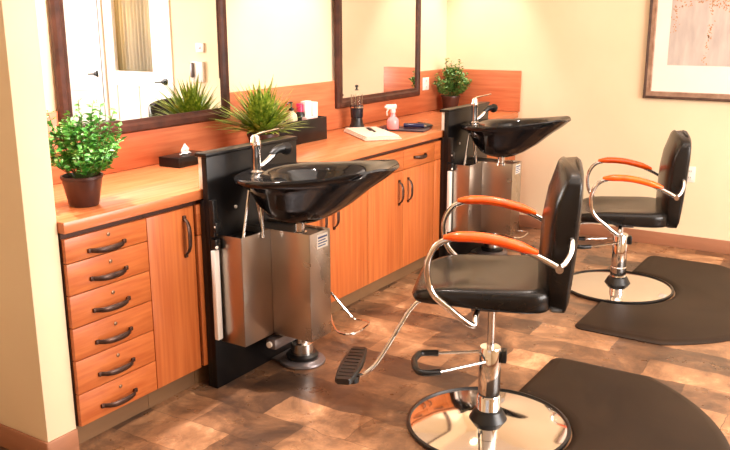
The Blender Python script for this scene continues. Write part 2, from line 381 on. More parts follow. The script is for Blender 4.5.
cabinet('sink_cabinet', 2.500, 3.070, 'orange wood cabinet behind the nearer black wash station', [('drawer', 2.500, 3.070, .70, .836, []), ('door', 2.500, 3.070, .102, .70, [])])
def two_door(y0, y1, label, cup=True):
    m_ = (y0 + y1) / 2
    return cabinet('base_cabinet', y0, y1, label, [('drawer', y0, m_, .715, .836, [('h', (y0 + m_) / 2, .775)]), ('drawer', m_, y1, .715, .836, [('h', (y1 + m_) / 2, .775)]),
        ('door', y0, m_, .102, .715, [('v', m_ - .055, .585)]), ('door', m_, y1, .102, .715, [('v', m_ + .055, .585)])])
two_door(3.070, 3.870, 'orange wood two-door base cabinet just right of the nearer wash basin')
two_door(3.870, 4.672, 'orange wood two-door base cabinet between the open counter end and the farther wash station')
cabinet('sink_cabinet', 4.672, 6.035, 'orange wood cabinet behind the farther black wash station', [('drawer', 4.672, 5.35, .715, .836, []), ('drawer', 5.35, 6.035, .715, .836, []), ('door', 4.672, 5.35, .102, .715, []), ('door', 5.35, 6.035, .102, .715, [])])
wt = MB().box(0.0, 0.634, PT[1] + .001, YB - .001, HZ, 0.900, 0.004)
wt.build('worktop', M['worktop'], label='long orange wood laminate worktop running along the mirror wall', cat='countertop')

# ------------------------------------------------------------------ mirrors
def mirror(y0, y1, z0, z1, label):
    t = thing('wall_mirror', label, 'mirror', (0.0, (y0 + y1) / 2, z0)); off = t.location
    fw_ = 0.062; xa, xb = 0.0215, 0.052
    f = MB()
    prof = [(xa, 0), (xb - .012, 0), (xb, 0.010), (xb, fw_ * .55), (xb - .008, fw_ * .75), (xb - .010, fw_), (xa, fw_)]
    corners = [(y0, z0, 1, 1), (y1, z0, -1, 1), (y1, z1, -1, -1), (y0, z1, 1, -1)]
    rings = [[(px, cy + sy * d, cz + sz * d) for px, d in prof] for cy, cz, sy, sz in corners]; rings.append(rings[0])
    f.loft(rings, False, False, True)
    f.build('mirror_frame', M['frame_wood'], t, off, smooth=25)
    MB().box(xa, 0.038, y0 + fw_ - .004, y1 - fw_ + .004, z0 + fw_ - .004, z1 - fw_ + .004).build('mirror_glass', M['mirror'], t, off, smooth=0)
mirror(2.315, 3.400, 1.078, 2.25, 'dark wood framed wall mirror above the drawers, reflecting a white door')
mirror(4.430, 5.530, 1.036, 2.25, 'dark wood framed wall mirror nearer the corner, reflecting the cream wall')

# ------------------------------------------------------------------ wash stations
LABEL_BLUE = mat('blue print', lin(60, 80, 130), 0.5)
def station(loc, dz, label, basin_rot, basin_c):
    t = thing('wash_station', label, 'shampoo station', loc, group=None)
    zt = 1.052 + dz
    # local: x out of the board, y along the wall from the board's left edge
    MB().box(-0.030, 0.0, 0, 0.62, 0.0, zt - .012, 0.002).build('back_panel', M['black_lam'], t)
    MB().box(-0.062, 0.004, -0.006, 0.626, zt - .012, zt + .004, 0.003).build('panel_cap', M['black_lam'], t)
    MB().box(-0.052, -0.0305, 0.002, 0.618, 0.0, 0.852, 0.001).build('side_casing', M['black_plastic'], t)
    MB().box(-0.052, -0.0305, 0.004, 0.616, 0.9005, zt - .0125, 0.002).build('backing_strip', M['white_plastic'], t, label='white panel edge')
    MB().box(0.0005, 0.022, -0.004, 0.028, 0.235, 0.640, 0.003).build('cable_duct', M['white_plastic'], t, label='white duct')
    MB().box(0.0005, 0.026, -0.002, 0.022, 0.70, 0.86, 0.003).box(0.0005, 0.036, 0.0, 0.03, 0.722, 0.765, .004).box(0.0005, 0.03, 0.0, 0.03, 0.645, 0.69, .004).build('latch', M['black_plastic'], t, weld=False)
    for y, z in [(-0.006, .745), (-.006, .655), (0.155, .80)]:
        MB().lathe([(0.0001, 0), (0.008, 0), (0.008, 0.005), (0.0001, 0.007)], 12, T=Matrix.Translation((0.026 if y < 0 else 0.0, y + .012, z)) @ Matrix.Rotation(PI / 2, 4, 'Y')).build('screw', M['white_plastic'], t)
    # stainless covers, open topped
    z0, z1 = 0.215 + dz * .3, 0.703 + dz
    def cover(x1, y0, y1, zt_):
        c = MB(); e = 0.003; bv = .0012
        c.box(0.001, x1, y0, y0 + e, z0, zt_, bv).box(x1 - e, x1, y0, y1, z0, zt_, bv).box(0.001, x1, y1 - e, y1, z0, zt_, bv).box(0.001, x1 - e, y0 + e, y1 - e, z0, z0 + e)
        return c
    cover(0.140, 0.037, 0.231, z1).build('steel_cover', M['steel'], t, weld=False)
    c2 = cover(0.352, 0.2315, 0.385, z1).build('steel_cover', M['steel'], t, weld=False)
    MB().box(0.002, 0.136, 0.041, 0.227, z1 - .03, z1 - .025).box(0.002, 0.348, 0.236, 0.381, z1 - .016, z1 - .010).build('inner_lid', M['black_plastic'], t, weld=False)
    # sticker with lines of print on the outer cover
    st = MB().box(0.3522, 0.3530, 0.285, 0.365, z1 - .075, z1 - .012).build('sticker', M['white_plastic'], t, label='small white sticker with blue print')
    pr = MB()
    for k in range(4): pr.box(0.3531, 0.3536, 0.291, 0.359 - .012 * (k % 2), z1 - .030 - k * .012 , z1 - (.022 if k == 0 else .025) - k * .012)
    pr.build('print', LABEL_BLUE, st, weld=False)
    # pedestal, foot plate and lift arm
    px, py = 0.135, 0.450
    MB().lathe([(0.0001, 0), (0.108, 0), (0.111, .006), (0.108, .014), (0.09, .018), (0.085, .024), (0.0001, .024)], 40, (px, py, 0.0005)).box(0.0005, px, py - .07, py + .09, 0.0006, 0.012, .003).build('foot_plate', M['grey_metal'], t, weld=False, label='pale grey round foot plate')
    MB().lathe([(0.075, .024), (0.078, .04), (0.066, .052), (0.066, .052)], 32, (px, py, 0)).build('rubber_ring', M['black_plastic'], t)
    MB().lathe([(0.055, .045), (0.055, .10), (0.04, .105), (0.04, .235)], 32, (px, py, 0)).build('pedestal', M['chrome_soft'], t)
    MB().box(px - .03, px + .03, py - .24, py + .03, .140, .195, .015).build('lift_arm', M['grey_metal'], t)
    MB().lathe([(0.0001, 0), (0.014, 0), (0.014, 0.01), (0.0001, 0.012)], 16, T=Matrix.Translation((px, py - .24, .168)) @ Matrix.Rotation(PI / 2, 4, 'X')).build('pivot_cap', M['white_plastic'], t)
    # wire foot pedal at the far side
    MB().tube([(0.002, .885, .20), (.04, .903, .15), (.08, .922, .098), (.115, .94, .055), (.16, .955, .05), (.205, .942, .05), (.222, .87, .05), (.222, .78, .05), (.185, .745, .05), (.127, .758, .05), (.06, .82, .055), (.01, .873, .075)], 0.0065, 8, 4).build('foot_pedal', M['chrome'], t)
    # basin group (turned a little on its pivot)
    bx, by = basin_c; R = Matrix.Translation((bx, by, dz)) @ Matrix.Rotation(basin_rot, 4, 'Z')
    n = 48
    def outline(k, scale_u0, scale_u1, half, shift=0, p=2.5):
        pass
    def ring(u0, u1, hw, zf, zb_, pw=2.4, notch=0.0, tp=0.30):
        # closed outline from back u0 to front u1, half width hw; z runs back to front
        out = []
        for i in range(n):
            a = 2 * PI * i / n; ca, sa = math.cos(a), math.sin(a)
            cu = math.copysign(abs(ca) ** (2 / pw), ca); cv = math.copysign(abs(sa) ** (2 / pw), sa)
            u = (u0 + u1) / 2 + cu * (u1 - u0) / 2
            f = max(0, (u - u0) / (u1 - u0))
            v = cv * hw * (1 - tp * f ** 1.6)
            z = zb_ + (zf - zb_) * f ** 2.0
            if notch and ca > 0: z -= notch * max(0, 1 - (v / (hw * .45)) ** 2) * f ** 6
            out.append((u, v, z))
        return out
    rim_b, rim_f = 0.960, 1.014
    rings = [ring(-.045, .050, .050, .748, .748, 2),
             ring(-.090, .085, .085, .758, .757, 2),
             ring(-.140, .155, .135, .790, .784, 2.1),
             ring(-.180, .240, .182, .846, .838, 2.2),
             ring(-.208, .325, .220, .916, .900, 2.4),
             ring(-.232, .390, .256, .972, .926, 2.7, .01, .34),
             ring(-.246, .414, .276, rim_f - .012, .936, 3.0, .02, .38),
             ring(-.250, .432, .280, rim_f + .004, rim_b - .006, 3.0, .02, .38),
             ring(-.246, .428, .275, rim_f + .012, rim_b, 3.0, .02, .38),
             ring(-.236, .404, .262, rim_f + .004, rim_b, 2.9, .02, .38),
             ring(-.110, .345, .212, rim_f - .022, rim_b - .002, 2.3, .02),
             ring(-.098, .310, .196, rim_f - .060, rim_b - .022, 2.2, .01),
             ring(-.090, .230, .165, rim_f - .125, rim_b - .075, 2.1),
             ring(-.070, .115, .110, .825, .815, 2),
             ring(-.02, .04, .035, .790, .788, 2)]
    b = MB().loft(rings, True, True, True, R); basin = b.build('basin', M['black_gloss'], t, smooth=60)
    MB().lathe([(0.0001, .791), (0.028, .791), (0.028, .796), (0.018, .798), (0.0001, .794)], 20, (0.01, 0, 0), T=R).build('drain', M['chrome'], basin)
    MB().lathe([(0.030, .690), (0.030, .705), (0.022, .708), (0.022, .742), (0.034, .745), (0.034, .758)], 24, T=R).build('drain_pipe', M['chrome_soft'], basin)
    MB().lathe([(0.0001, 0), (0.007, 0), (0.007, .004), (0.0001, .006)], 12, T=R @ Matrix.Translation((-.118, .03, .93)) @ Matrix.Rotation(-1.2, 4, 'Y')).build('overflow_cap', M['white_plastic'], basin)
    # faucet
    fu, fv = -.180, -.035
    f = MB().lathe([(0.030, .960), (0.030, .966), (0.020, .972), (0.019, 1.060), (0.022, 1.064), (0.022, 1.096), (0.019, 1.100), (0.019, 1.112), (0.012, 1.122), (.0001, 1.124)], 28, (fu, fv, 0), T=R)
    f.tube([(fu, fv, 1.112), (fu + .02, fv, 1.128), (fu + .105, fv + .01, 1.150)], [0.007, 0.004], 8, 4, R)
    fo = f.build('faucet', M['chrome'], basin, weld=False)
    h = MB().tube([(fu + .016, fv + .012, .985), (fu + .040, fv + .045, 1.012), (fu + .055, fv + .075, 1.038)], [0.010, 0.013], 12, 4, R); h.build('spray_arm', M['chrome'], basin)
    h = MB().tube([(fu + .045, fv + .060, 1.028), (fu + .060, fv + .085, 1.048), (fu + .075, fv + .115, 1.052)], [0.014, 0.020], 14, 4, R)
    h.lathe([(0.0001, -.022), (.020, -.020), (.026, -.010), (.026, .010), (.020, .020), (0.0001, .022)], 20, T=R @ Matrix.Translation((fu + .085, fv + .130, 1.048)) @ Matrix.Rotation(.5, 4, 'X') @ Matrix.Rotation(.4, 4, 'Y'))
    h.build('spray_head', M['black_plastic'], basin, weld=False)
    # hoses down the back
    z_ = 0.0
    for k, (a, b_, r_) in enumerate([((-.19, -.085), (-.20, -.155), .007), ((-.17, -.06), (-.15, -.055), .007), ((-.185, -.10), (-.17, -.02), .005)]):
        MB().tube([R @ Vector((a[0], a[1], .93)), R @ Vector(((a[0] * .6 + b_[0] * .4), (a[1] + b_[1]) / 2 + .01, .84)), Vector((max(.03, (R @ Vector((b_[0], b_[1], 0))).x), min(.2, max(.06, (R @ Vector((b_[0], b_[1], 0))).y)), z1 - .024))], r_, 8, 6).build('hose', M['chrome_soft'], t)
    return t
station((0.68, 2.520, 0), 0.0, 'nearer black and steel wash station with glossy black basin beside the narrow cabinet', math.radians(15), (0.280, 0.262))
station((0.68, 4.750, 0), -0.022, 'farther black and steel wash station with glossy black basin near the back corner', math.radians(5), (0.270, 0.235))

# ------------------------------------------------------------------ styling chairs
def make_chair(label, loc, rz, H, base_off):
    t = thing('styling_chair', label, 'salon chair', loc, rz, 'black salon chairs with orange armrests')
    h = H     # height offset of seat
    # base disc (base_off moves it under the column)
    bx, by = base_off
    MB().lathe([(0.0001, .004), (0.300, .004), (0.318, .005), (0.318, .007), (0.30, .010), (0.22, .018), (0.12, .027), (0.078, .030), (0.0001, .030)], 72, (bx, by, 0.006)).build('base_plate', M['chrome'], t, smooth=30)
    MB().lathe([(0.312, 0.0), (0.326, 0.0), (0.328, .006), (0.327, .014), (0.317, .017), (0.312, .010)], 72, (bx, by, 0.004), cap=False).build('base_gasket', M['black_plastic'], t)
    MB().lathe([(0.076, .0362), (0.071, .045), (0.056, .073), (0.048, .078)], 24, (bx, by, 0.0)).build('base_collar', M['black_plastic'], t, smooth=20)
    MB().lathe([(0.047, .068), (0.047, .135), (0.044, .140), (0.044, .335), (0.040, .342), (0.0165, .343)], 36, (bx, by, 0)).build('column', M['chrome'], t, smooth=30)
    MB().lathe([(0.0155, .335), (0.0155, .535 + h)], 24, (bx, by, 0)).build('piston', M['chrome_soft'], t)
    m = MB().box(-.10, .12, -.09, .09, .545 + h, .572 + h, .004).lathe([(.05, .525), (.045, .55)], 24, (bx, by, h))
    m.box(-.03, .07, -.20, .20, .556 + h, .570 + h, .003)
    m.build('seat_bracket', M['grey_metal'], t, weld=False)
    # seat cushion: superellipse rings
    def se(cx, hx, hy, z, p=4.5, n=56, dome=0):
        o = []
        for i in range(n):
            a = 2 * PI * i / n; ca, sa = math.cos(a), math.sin(a)
            x = math.copysign(abs(ca) ** (2 / p), ca) * hx; y = math.copysign(abs(sa) ** (2 / p), sa) * hy
            zz = z - (0.030 * max(0, x / hx) ** 3 * (hx > .15)) + .006 * abs(x / hx) * (x < 0)
            o.append((cx + x, y * (1 - .04 * (x / hx)), zz))
        return o
    c, hx, hy = 0.036, .262, .254
    zb, zt = .572 + h, .650 + h
    def lowf(rg): return [(x, y, z + .030 * max(0, (x + .05) / .33) ** 1.5 - .008 * max(0, (-.02 - x) / .2)) for x, y, z in rg]
    rings = [lowf(se(c, hx * .93, hy * .94, zb, 5)), lowf(se(c, hx * .98, hy * .98, zb + .004, 5)), lowf(se(c, hx, hy, zb + .016, 5)), se(c, hx, hy * 1.0, zt - .026, 5), se(c, hx * .975, hy * .98, zt - .010, 5), se(c, hx * .93, hy * .94, zt - .001, 5),
             se(c, hx * .86, hy * .86, zt + .001, 5), se(c, hx * .60, hy * .60, zt - .006, 3.5), se(c, hx * .25, hy * .25, zt - .012, 2.5)]
    MB().loft(rings).build('seat', M['vinyl'], t, smooth=60)
    # backrest
    lev = [(.562, .150, -.238, -.252), (.568, .185, -.222, -.268), (.60, .212, -.200, -.278), (.68, .222, -.194, -.286), (.78, .226, -.196, -.294), (.88, .227, -.200, -.300), (.97, .225, -.214, -.305), (1.03, .222, -.236, -.304), (1.052, .218, -.246, -.302), (1.064, .206, -.256, -.296), (1.068, .18, -.266, -.288)]
    rings = []
    n = 56
    for z, hw, ff, fr_ in lev:
        o = []
        for i in range(n):
            a = 2 * PI * i / n; ca, sa = math.cos(a), math.sin(a); p = 7
            y = math.copysign(abs(sa) ** (2 / p), sa) * hw; x = math.copysign(abs(ca) ** (2 / 7), ca)
            q = (y / .227) ** 2
            front = ff + .026 * (1 - q); rear = fr_ - .006 * (1 - q)
            xx = (front + rear) / 2 + x * (front - rear) / 2
            zz = z + (.042 * (1 - q) - .012 if z > 1.04 else (.02 * (1 - q) - .006 if z > 1.0 else 0)) - (.012 * (1 - q) if z < .58 else 0)
            o.append((xx, y, zz + h))
        rings.append(o)
    MB().loft(rings).build('backrest', M['vinyl'], t, smooth=60)
    # arms
    for s in (-1, 1):
        k = MB().tube([(0.045, s * .215, .566 + h), (.050, s * .245, .552 + h), (.060, s * .278, .530 + h), (.137, s * .298, .592 + h), (.203, s * .305, .655 + h), (.222, s * .305, .745 + h), (.202, s * .305, .812 + h), (.160, s * .305, .847 + h), (.08, s * .305, .862 + h), (-.04, s * .305, .850 + h), (-.155, s * .305, .806 + h), (-.232, s * .303, .766 + h)], 0.0115, 14, 6)
        a = k.build('arm_tube', M['chrome'], t)
        g = MB(); P = []
        for i in range(13):
            u = i / 12; x = .166 - .325 * u; z = .858 + .018 * math.sin(min(1, u * 1.6) * PI / 2) - .058 * u ** 1.9
            tw = .30 + .70 * min(1, math.sin(PI * (0.04 + .92 * u)) * 1.9)
            P.append([(x, s * .305 + math.cos(q * PI / 6) * .0235 * tw, z + h + (math.sin(q * PI / 6)) * .019 * tw) for q in range(12)])
        g.loft(P).build('arm_pad', M['arm_orange'], a, smooth=60)
    for s in (-1, 1):
        MB().tube([(-.228, s * .303, .768 + h), (-.250, s * .290, .780 + h), (-.270, s * .264, .812 + h), (-.274, s * .238, .842 + h), (-.268, s * .205, .856 + h)], 0.009, 12, 6).build('back_bar', M['chrome'], t)
        MB().lathe([(0.0001, -.016), (.014, -.016), (.014, .016), (.0001, .016)], 16, T=Matrix.Translation((-.232, s * .304, .766 + h)) @ Matrix.Rotation(PI / 2, 4, 'X')).build('arm_joint', M['chrome_soft'], t)
    # pump lever
    zl = .300
    le = MB().tube([(bx + .02, by - .051, zl), (bx + .218, by + .007, zl), (bx + .268, by + .018, zl + .001), (bx + .285, by + .055, zl + .002), (bx + .288, by + .11, zl + .002), (bx + .268, by + .185, zl + .001), (bx + .235, by + .205, zl), (bx + .19, by + .19, zl), (bx + .017, by + .058, zl)], 0.0055, 10, 5).build('pump_lever', M['chrome'], t)
    MB().tube([(bx + .205, by + .003, zl), (bx + .268, by + .018, zl + .001), (bx + .285, by + .055, zl + .002), (bx + .288, by + .11, zl + .002), (bx + .268, by + .185, zl + .001), (bx + .235, by + .205, zl), (bx + .18, by + .184, zl)], 0.013, 10, 6).build('grip', M['black_plastic'], le)
    MB().box(bx - .065, bx - .040, by - .030, by + .025, zl - .018, zl + .03, .006).build('lever_bracket', M['black_plastic'], t)
    # footrest
    ft = MB().tube([(.10, .03, .545 + h), (.26, .03, .53 + h), (.31, .03, .495 + h), (.36, .036, .41 + h * .8), (.44, .052, .27 + h * .5), (.49, .07, .218 + h * .3), (.52, .06, .205 + h * .3), (.56, .02, .205 + h * .3)], 0.0085, 12, 6).build('footrest_rod', M['chrome'], t)
    p = MB(); rg = []
    for y_, w_ in ((-.168, .026), (-.160, .034), (-.08, .043), (0, .047), (.08, .043), (.160, .034), (.168, .026)):
        rg.append([(.56 + a * w_, y_, z_ + h * .3) for a, z_ in ((-1, .212), (-.8, .208), (.8, .208), (1, .212), (1, .226), (.85, .232), (-.85, .232), (-1, .226))])
    p.loft(rg)
    for k in range(-4, 5): p.box(.530, .590, k * .034 - .003, k * .034 + .003, .231 + h * .3, .2345 + h * .3, .001)
    p.lathe([(.0001, -.012), (.028, -.01), (.03, .016), (.0001, .018)], 20, (.545, .06, .185 + h * .3))
    p.build('foot_pad', M['black_plastic'], ft, weld=False)
    return t
make_chair('nearer black salon chair with orange armrests on a round chrome base', (1.839, 2.841, 0), 3.517, 0.0, (0, 0))
make_chair('farther black salon chair with orange armrests in front of the cream back wall', (1.798, 4.900, 0), 3.480, -0.130, (0.022, 0.010))

# ------------------------------------------------------------------ floor mats
def floor_mat_obj(cx, cy, label):
    R, H, th, rn = 0.93, 0.81, 0.018, 0.332
    pts = []
    a0 = math.asin(H / R)
    for i in range(49):
        a = -a0 + 2 * a0 * i / 48; pts.append((R * math.cos(a), R * math.sin(a)))
    for i in range(7):
        a = PI / 2 + PI / 2 * i / 6; pts.append((.055 + .055 * math.cos(a), H - .055 + .055 * math.sin(a)))
    for i in range(25):
        a = PI / 2 - PI * i / 24; pts.append((.012 + rn * math.cos(a) if 0 < i < 24 else 0.0, rn * math.sin(a)))
    for i in range(7):
        a = PI + PI / 2 * i / 6; pts.append((.055 + .055 * math.cos(a), -H + .055 + .055 * math.sin(a)))
    def off(d, z):
        o = []; n = len(pts)
        for i, p in enumerate(pts):
            a = Vector(pts[i - 1]); b = Vector(p); c = Vector(pts[(i + 1) % n])
            t1 = (b - a).normalized(); t2 = (c - b).normalized(); nn = Vector((-(t1 + t2).y, (t1 + t2).x))
            nn = nn.normalized() if nn.length > 1e-5 else Vector((0, 0))
            o.append((b.x + nn.x * d, b.y + nn.y * d, z))
        return o
    mb = MB().loft([off(0, 0.0), off(0, .004), off(.010, .010), off(.028, th - .002), off(.045, th)])
    o = mb.build('floor_mat', M['mat'], label=label, cat='floor mat', group='dark half-round anti-fatigue mats', smooth=35)
    o.location = (cx, cy, 0.001); return o
floor_mat_obj(1.828, 2.842, 'dark brown half-round floor mat under and behind the nearer chair')
floor_mat_obj(1.772, 4.888, 'dark brown half-round floor mat under and behind the farther chair')

# ------------------------------------------------------------------ picture on the back wall
t = thing('framed_picture', 'large framed abstract picture with wide white mat on the cream back wall', 'picture', (2.02, YB, 1.05)); off = t.location
PX0, PX1, PZ0, PZ1 = 1.568, 2.47, 1.052, 2.10
def pframe(x0, x1, z0, z1, prof):
    cs = [(x0, z0, 1, 1), (x1, z0, -1, 1), (x1, z1, -1, -1), (x0, z1, 1, -1)]
    rg = [[(cx + sx * d, YB - yy, cz + sz * d) for yy, d in prof] for cx, cz, sx, sz in cs]; rg.append(rg[0])
    return MB().loft(rg, False, False, True)
FR = noisy(mat('bronze picture frame', lin(74, 50, 38), 0.4, 0.3), lin(60, 40, 30), lin(92, 64, 48), (20, 20, 20))
FRI = noisy(mat('pale gold inner frame', lin(168, 134, 112), 0.35, 0.4), lin(150, 116, 94), lin(190, 158, 136), (20, 20, 20))
pframe(PX0, PX1, PZ0, PZ1, [(.002, 0), (.030, 0), (.034, .006), (.030, .016), (.024, .018), (.002, .018)]).build('picture_frame', FR, t, off, smooth=25)
pframe(PX0 + .018, PX1 - .018, PZ0 + .018, PZ1 - .018, [(.002, 0), (.026, 0), (.024, .012), (.026, .026), (.018, .032), (.002, .032)]).build('frame_liner', FRI, t, off, smooth=25)
MATB = noisy(mat('white mat board', lin(248, 236, 224), 0.6), lin(246, 233, 220), lin(250, 239, 228), (3, 3, 3))
MB().box(PX0 + .045, PX1 - .045, YB - .012, YB - .004, PZ0 + .045, PZ1 - .045).build('mat_board', MATB, t, off)
def artmat():
    m = mat('abstract print', lin(200, 178, 160), 0.6); N, L, b = nodes(m)
    tc = N.new('ShaderNodeTexCoord'); mp = N.new('ShaderNodeMapping'); mp.inputs['Scale'].default_value = (14, 1, 3.5)
    n = N.new('ShaderNodeTexNoise'); n.inputs['Scale'].default_value = 1; n.inputs['Detail'].default_value = 6
    r = N.new('ShaderNodeValToRGB'); r.color_ramp.elements[0].position = .3; r.color_ramp.elements[1].position = .7
    r.color_ramp.elements[0].color = (*lin(182, 168, 160), 1); r.color_ramp.elements[1].color = (*lin(214, 202, 190), 1)
    L.new(tc.outputs['Object'], mp.inputs[0]); L.new(mp.outputs[0], n.inputs[0]); L.new(n.outputs[0], r.inputs[0]); L.new(r.outputs[0], b.inputs['Base Color'])
    return m
AX0, AX1, AZ0, AZ1 = 1.712, 2.326, 1.283, 1.90
lf = MB().box(AX0, AX1, YB - .0135, YB - .0121, AZ0, AZ1)
rnd = random.Random(3)
def dab(x, z, s):
    a = rnd.uniform(0, PI); lf.box(-s, s, -.0004, .0, -s * .6, s * .6, T=Matrix.Translation((x, YB - .0137, z)) @ Matrix.Rotation(a, 4, 'Y'))
for k in range(70):
    z = AZ0 + .01 + (AZ1 - AZ0 - .02) * rnd.random(); dab(1.958 + rnd.gauss(0, .008) + .01 * math.sin(z * 9), z, rnd.uniform(.003, .006))
for k in range(150):
    x = AX0 + .01 + (AX1 - AX0 - .02) * rnd.random(); d = abs(rnd.gauss(0, .05)); z = 1.66 + .03 * math.sin(x * 14) + d
    if z < AZ1 - .01: dab(x, z, rnd.uniform(.003, .007))
for k in range(40):
    z = 1.50 + .28 * rnd.random(); dab(1.74 + rnd.gauss(0, .012), z, rnd.uniform(.003, .005))
lf.bm.faces.ensure_lookup_table()
for f_ in lf.bm.faces[6:]: f_.material_index = 1
lf.build('print_sheet', [artmat(), noisy(mat('rust leaf paint', lin(196, 132, 84), .6), lin(180, 112, 66), lin(212, 166, 120), (60, 60, 60))], t, off, weld=False, smooth=0)

# wall plates, thermostat, phone
def plate(name, label, cat, c, axis, w_=.072, h_=.115, m=M['white_plastic'], slots=True):
    t = thing(name, label, cat, c, -PI / 2 if axis == 'x' else PI); 
    MB().box(-w_ / 2, w_ / 2, 0.0, .006, -h_ / 2, h_ / 2, .002).build('cover_plate', m, t)
    if slots:
        for z in (-.022, .022):
            s = MB().box(-.016, .016, .006, .0085, z - .014, z + .014, .003).build('socket', m, t)
            MB().box(-.008, -.005, .0086, .009, z - .005, z + .006).box(.005, .008, .0086, .009, z - .005, z + .006).build('slots', M['black_plastic'], s, weld=False)
    return t
plate('wall_outlet', 'white electrical outlet low on the cream back wall behind the farther chair', 'outlet', (1.926, YB, .536), 'y', .068, .11)
plate('wall_outlet', 'white electrical outlet on the wood backsplash beside the corner plant', 'outlet', (0.020, 5.66, 1.115), 'x', .10, .095)
t = thing('thermostat', 'small square white thermostat high beside the door, seen in the mirror', 'thermostat', (2.712, YB, 1.335), PI)
MB().box(-.05, .05, 0, .022, -.045, .045, .005).build('thermostat_case', M['white_plastic'], t)
MB().box(-.016, .016, .0221, .024, -.010, .014, .001).build('display', M['grey_metal'], t)
t = thing('wall_phone', 'white wall phone beside the door below the thermostat, seen in the mirror', 'phone', (2.745, YB, 1.11), PI)
MB().box(-.075, .075, 0, .035, -.10, .095, .010).build('phone_base', M['white_plastic'], t)
MB().box(-.07, -.035, .036, .062, -.06, .085, .008).build('handset', M['grey_metal'], t)
MB().tube([(-.05, .045, -.062), (-.03, .045, -.14), (.02, .04, -.16), (.03, .03, -.10)], .004, 8, 5).build('phone_cord', M['white_plastic'], t)

# ------------------------------------------------------------------ plants
def leaf_quad(mb, p, d, nrm, ln, wd):
    d = d.normalized(); s = d.cross(nrm).normalized(); n = s.cross(d)
    a = mb.bm.verts.new(p); b = mb.bm.verts.new(p + d * ln * .45 + s * wd / 2 + n * ln * .06); c = mb.bm.verts.new(p + d * ln - n * ln * .08); e = mb.bm.verts.new(p + d * ln * .45 - s * wd / 2 + n * ln * .06)
    mb.bm.faces.new((a, b, c)); mb.bm.faces.new((a, c, e))
def bush(loc, label, rnd, pot_r, pot_h, height, spread, m, nst=46, leaf=.022, tall=()):
    t = thing('potted_plant', label, 'plant', loc)
    MB().lathe([(pot_r * .66, 0), (pot_r * .70, .004), (pot_r * .95, pot_h - .012), (pot_r, pot_h - .010), (pot_r, pot_h), (pot_r * .90, pot_h), (pot_r * .86, pot_h - .018)], 32).build('pot', M['pot'], t)
    MB().lathe([(0.0001, pot_h - .012), (pot_r * .6, pot_h - .013), (pot_r * .88, pot_h - .016)], 24, cap=False).build('soil', M['soil'], t)
    lf = MB(); stm = MB()
    dirs = []
    for k in range(nst):
        az = rnd.uniform(0, 2 * PI); el = rnd.random() ** .8
        top = Vector((math.cos(az) * spread * el, math.sin(az) * spread * el, pot_h + (height - pot_h) * (1 - .50 * el * el) * rnd.uniform(.72, 1.0)))
        dirs.append(top)
    for tx, ty, tz in tall: dirs.append(Vector((tx, ty, tz)))
    for top in dirs:
        base = Vector((top.x * .18, top.y * .18, pot_h - .014))
        mid = base.lerp(top, .5) + Vector((top.x * .12, top.y * .12, -.01))
        P = [base, base.lerp(mid, .6), mid, mid.lerp(top, .5) + Vector((0, 0, .006)), top]
        stm.tube(P, .0014, 4, 2)
        for j in range(15):
            f = .22 + .78 * j / 14; seg = f * (len(P) - 1); i0 = min(int(seg), len(P) - 2); p = P[i0].lerp(P[i0 + 1], seg - i0)
            for q in range(2):
                az = rnd.uniform(0, 2 * PI); d = Vector((math.cos(az), math.sin(az), rnd.uniform(-.1, .9)))
                leaf_quad(lf, p + Vector((rnd.gauss(0, .003), rnd.gauss(0, .003), 0)), d, Vector((rnd.gauss(0, .5), rnd.gauss(0, .5), 1)), leaf * rnd.uniform(.7, 1.25), leaf * .62 * rnd.uniform(.8, 1.2))
    stm.build('stems', M['stem'], t, weld=False); lf.build('foliage', m, t, smooth=0, weld=False)
    return t
bush((0.462, 2.062, 0.9005), 'leafy green potted plant in a brown pot at the near end of the worktop', random.Random(11), .080, .118, .355, .165, M['leaf'], 50, .029,
     [(-.02, .03, .395), (.01, .07, .385), (.08, .05, .375), (.075, .115, .36), (-.06, -.08, .36), (.12, .10, .30), (-.10, -.11, .30), (.02, -.15, .28)])
bush((0.135, 5.865, 0.9005), 'grey-green potted plant in a brown pot in the far corner of the worktop', random.Random(5), .076, .115, .375, .150, M['leaf2'], 48, .029, [(-.02, -.05, .40), (.05, .06, .385)])
def fern(loc, label):
    rnd = random.Random(21); t = thing('potted_plant', label, 'plant', loc)
    MB().lathe([(.060, 0), (.062, .004), (.080, .100), (.085, .102), (.085, .118), (.076, .118), (.073, .104)], 32).build('pot', M['pot'], t)
    MB().lathe([(0.0001, .106), (.074, .104)], 24, cap=False).build('soil', M['soil'], t)
    lf = MB()
    for k in range(320):
        az = rnd.uniform(0, 2 * PI); el = rnd.random() ** .7; ln = rnd.uniform(.17, .325) * (.78 if math.sin(az) > .3 and el > .4 else 1); out = math.sin(el * 1.15); upv = math.cos(el * 1.15)
        b = Vector((math.cos(az) * .03 * el, math.sin(az) * .03 * el, .105)); d = Vector((math.cos(az) * out, math.sin(az) * out, upv))
        side = Vector((-math.sin(az), math.cos(az), 0)); wv = rnd.uniform(.007, .0135); prev = None
        tw = rnd.gauss(0, .25)
        for i in range(6):
            u = i / 5; p = b + d * ln * u + Vector((math.cos(az + tw), math.sin(az + tw), 0)) * .04 * u * u - Vector((0, 0, 1)) * .055 * el * u * u * (ln / .2)
            if p.x + loc[0] < .045: p.x = .045 - loc[0]
            ww = wv * (1 - u ** 2.2) * (0.55 + .9 * min(u * 2, 1)) / 1.3 + .0004
            cur = (lf.bm.verts.new(p + side * ww), lf.bm.verts.new(p - side * ww))
            if prev: lf.bm.faces.new((prev[0], prev[1], cur[1], cur[0]))
            prev = cur
    lf.build('fronds', M['grass'], t, smooth=0, weld=False)
fern((0.285, 3.375, 0.9005), 'spiky grass-like potted plant in front of the nearer mirror')

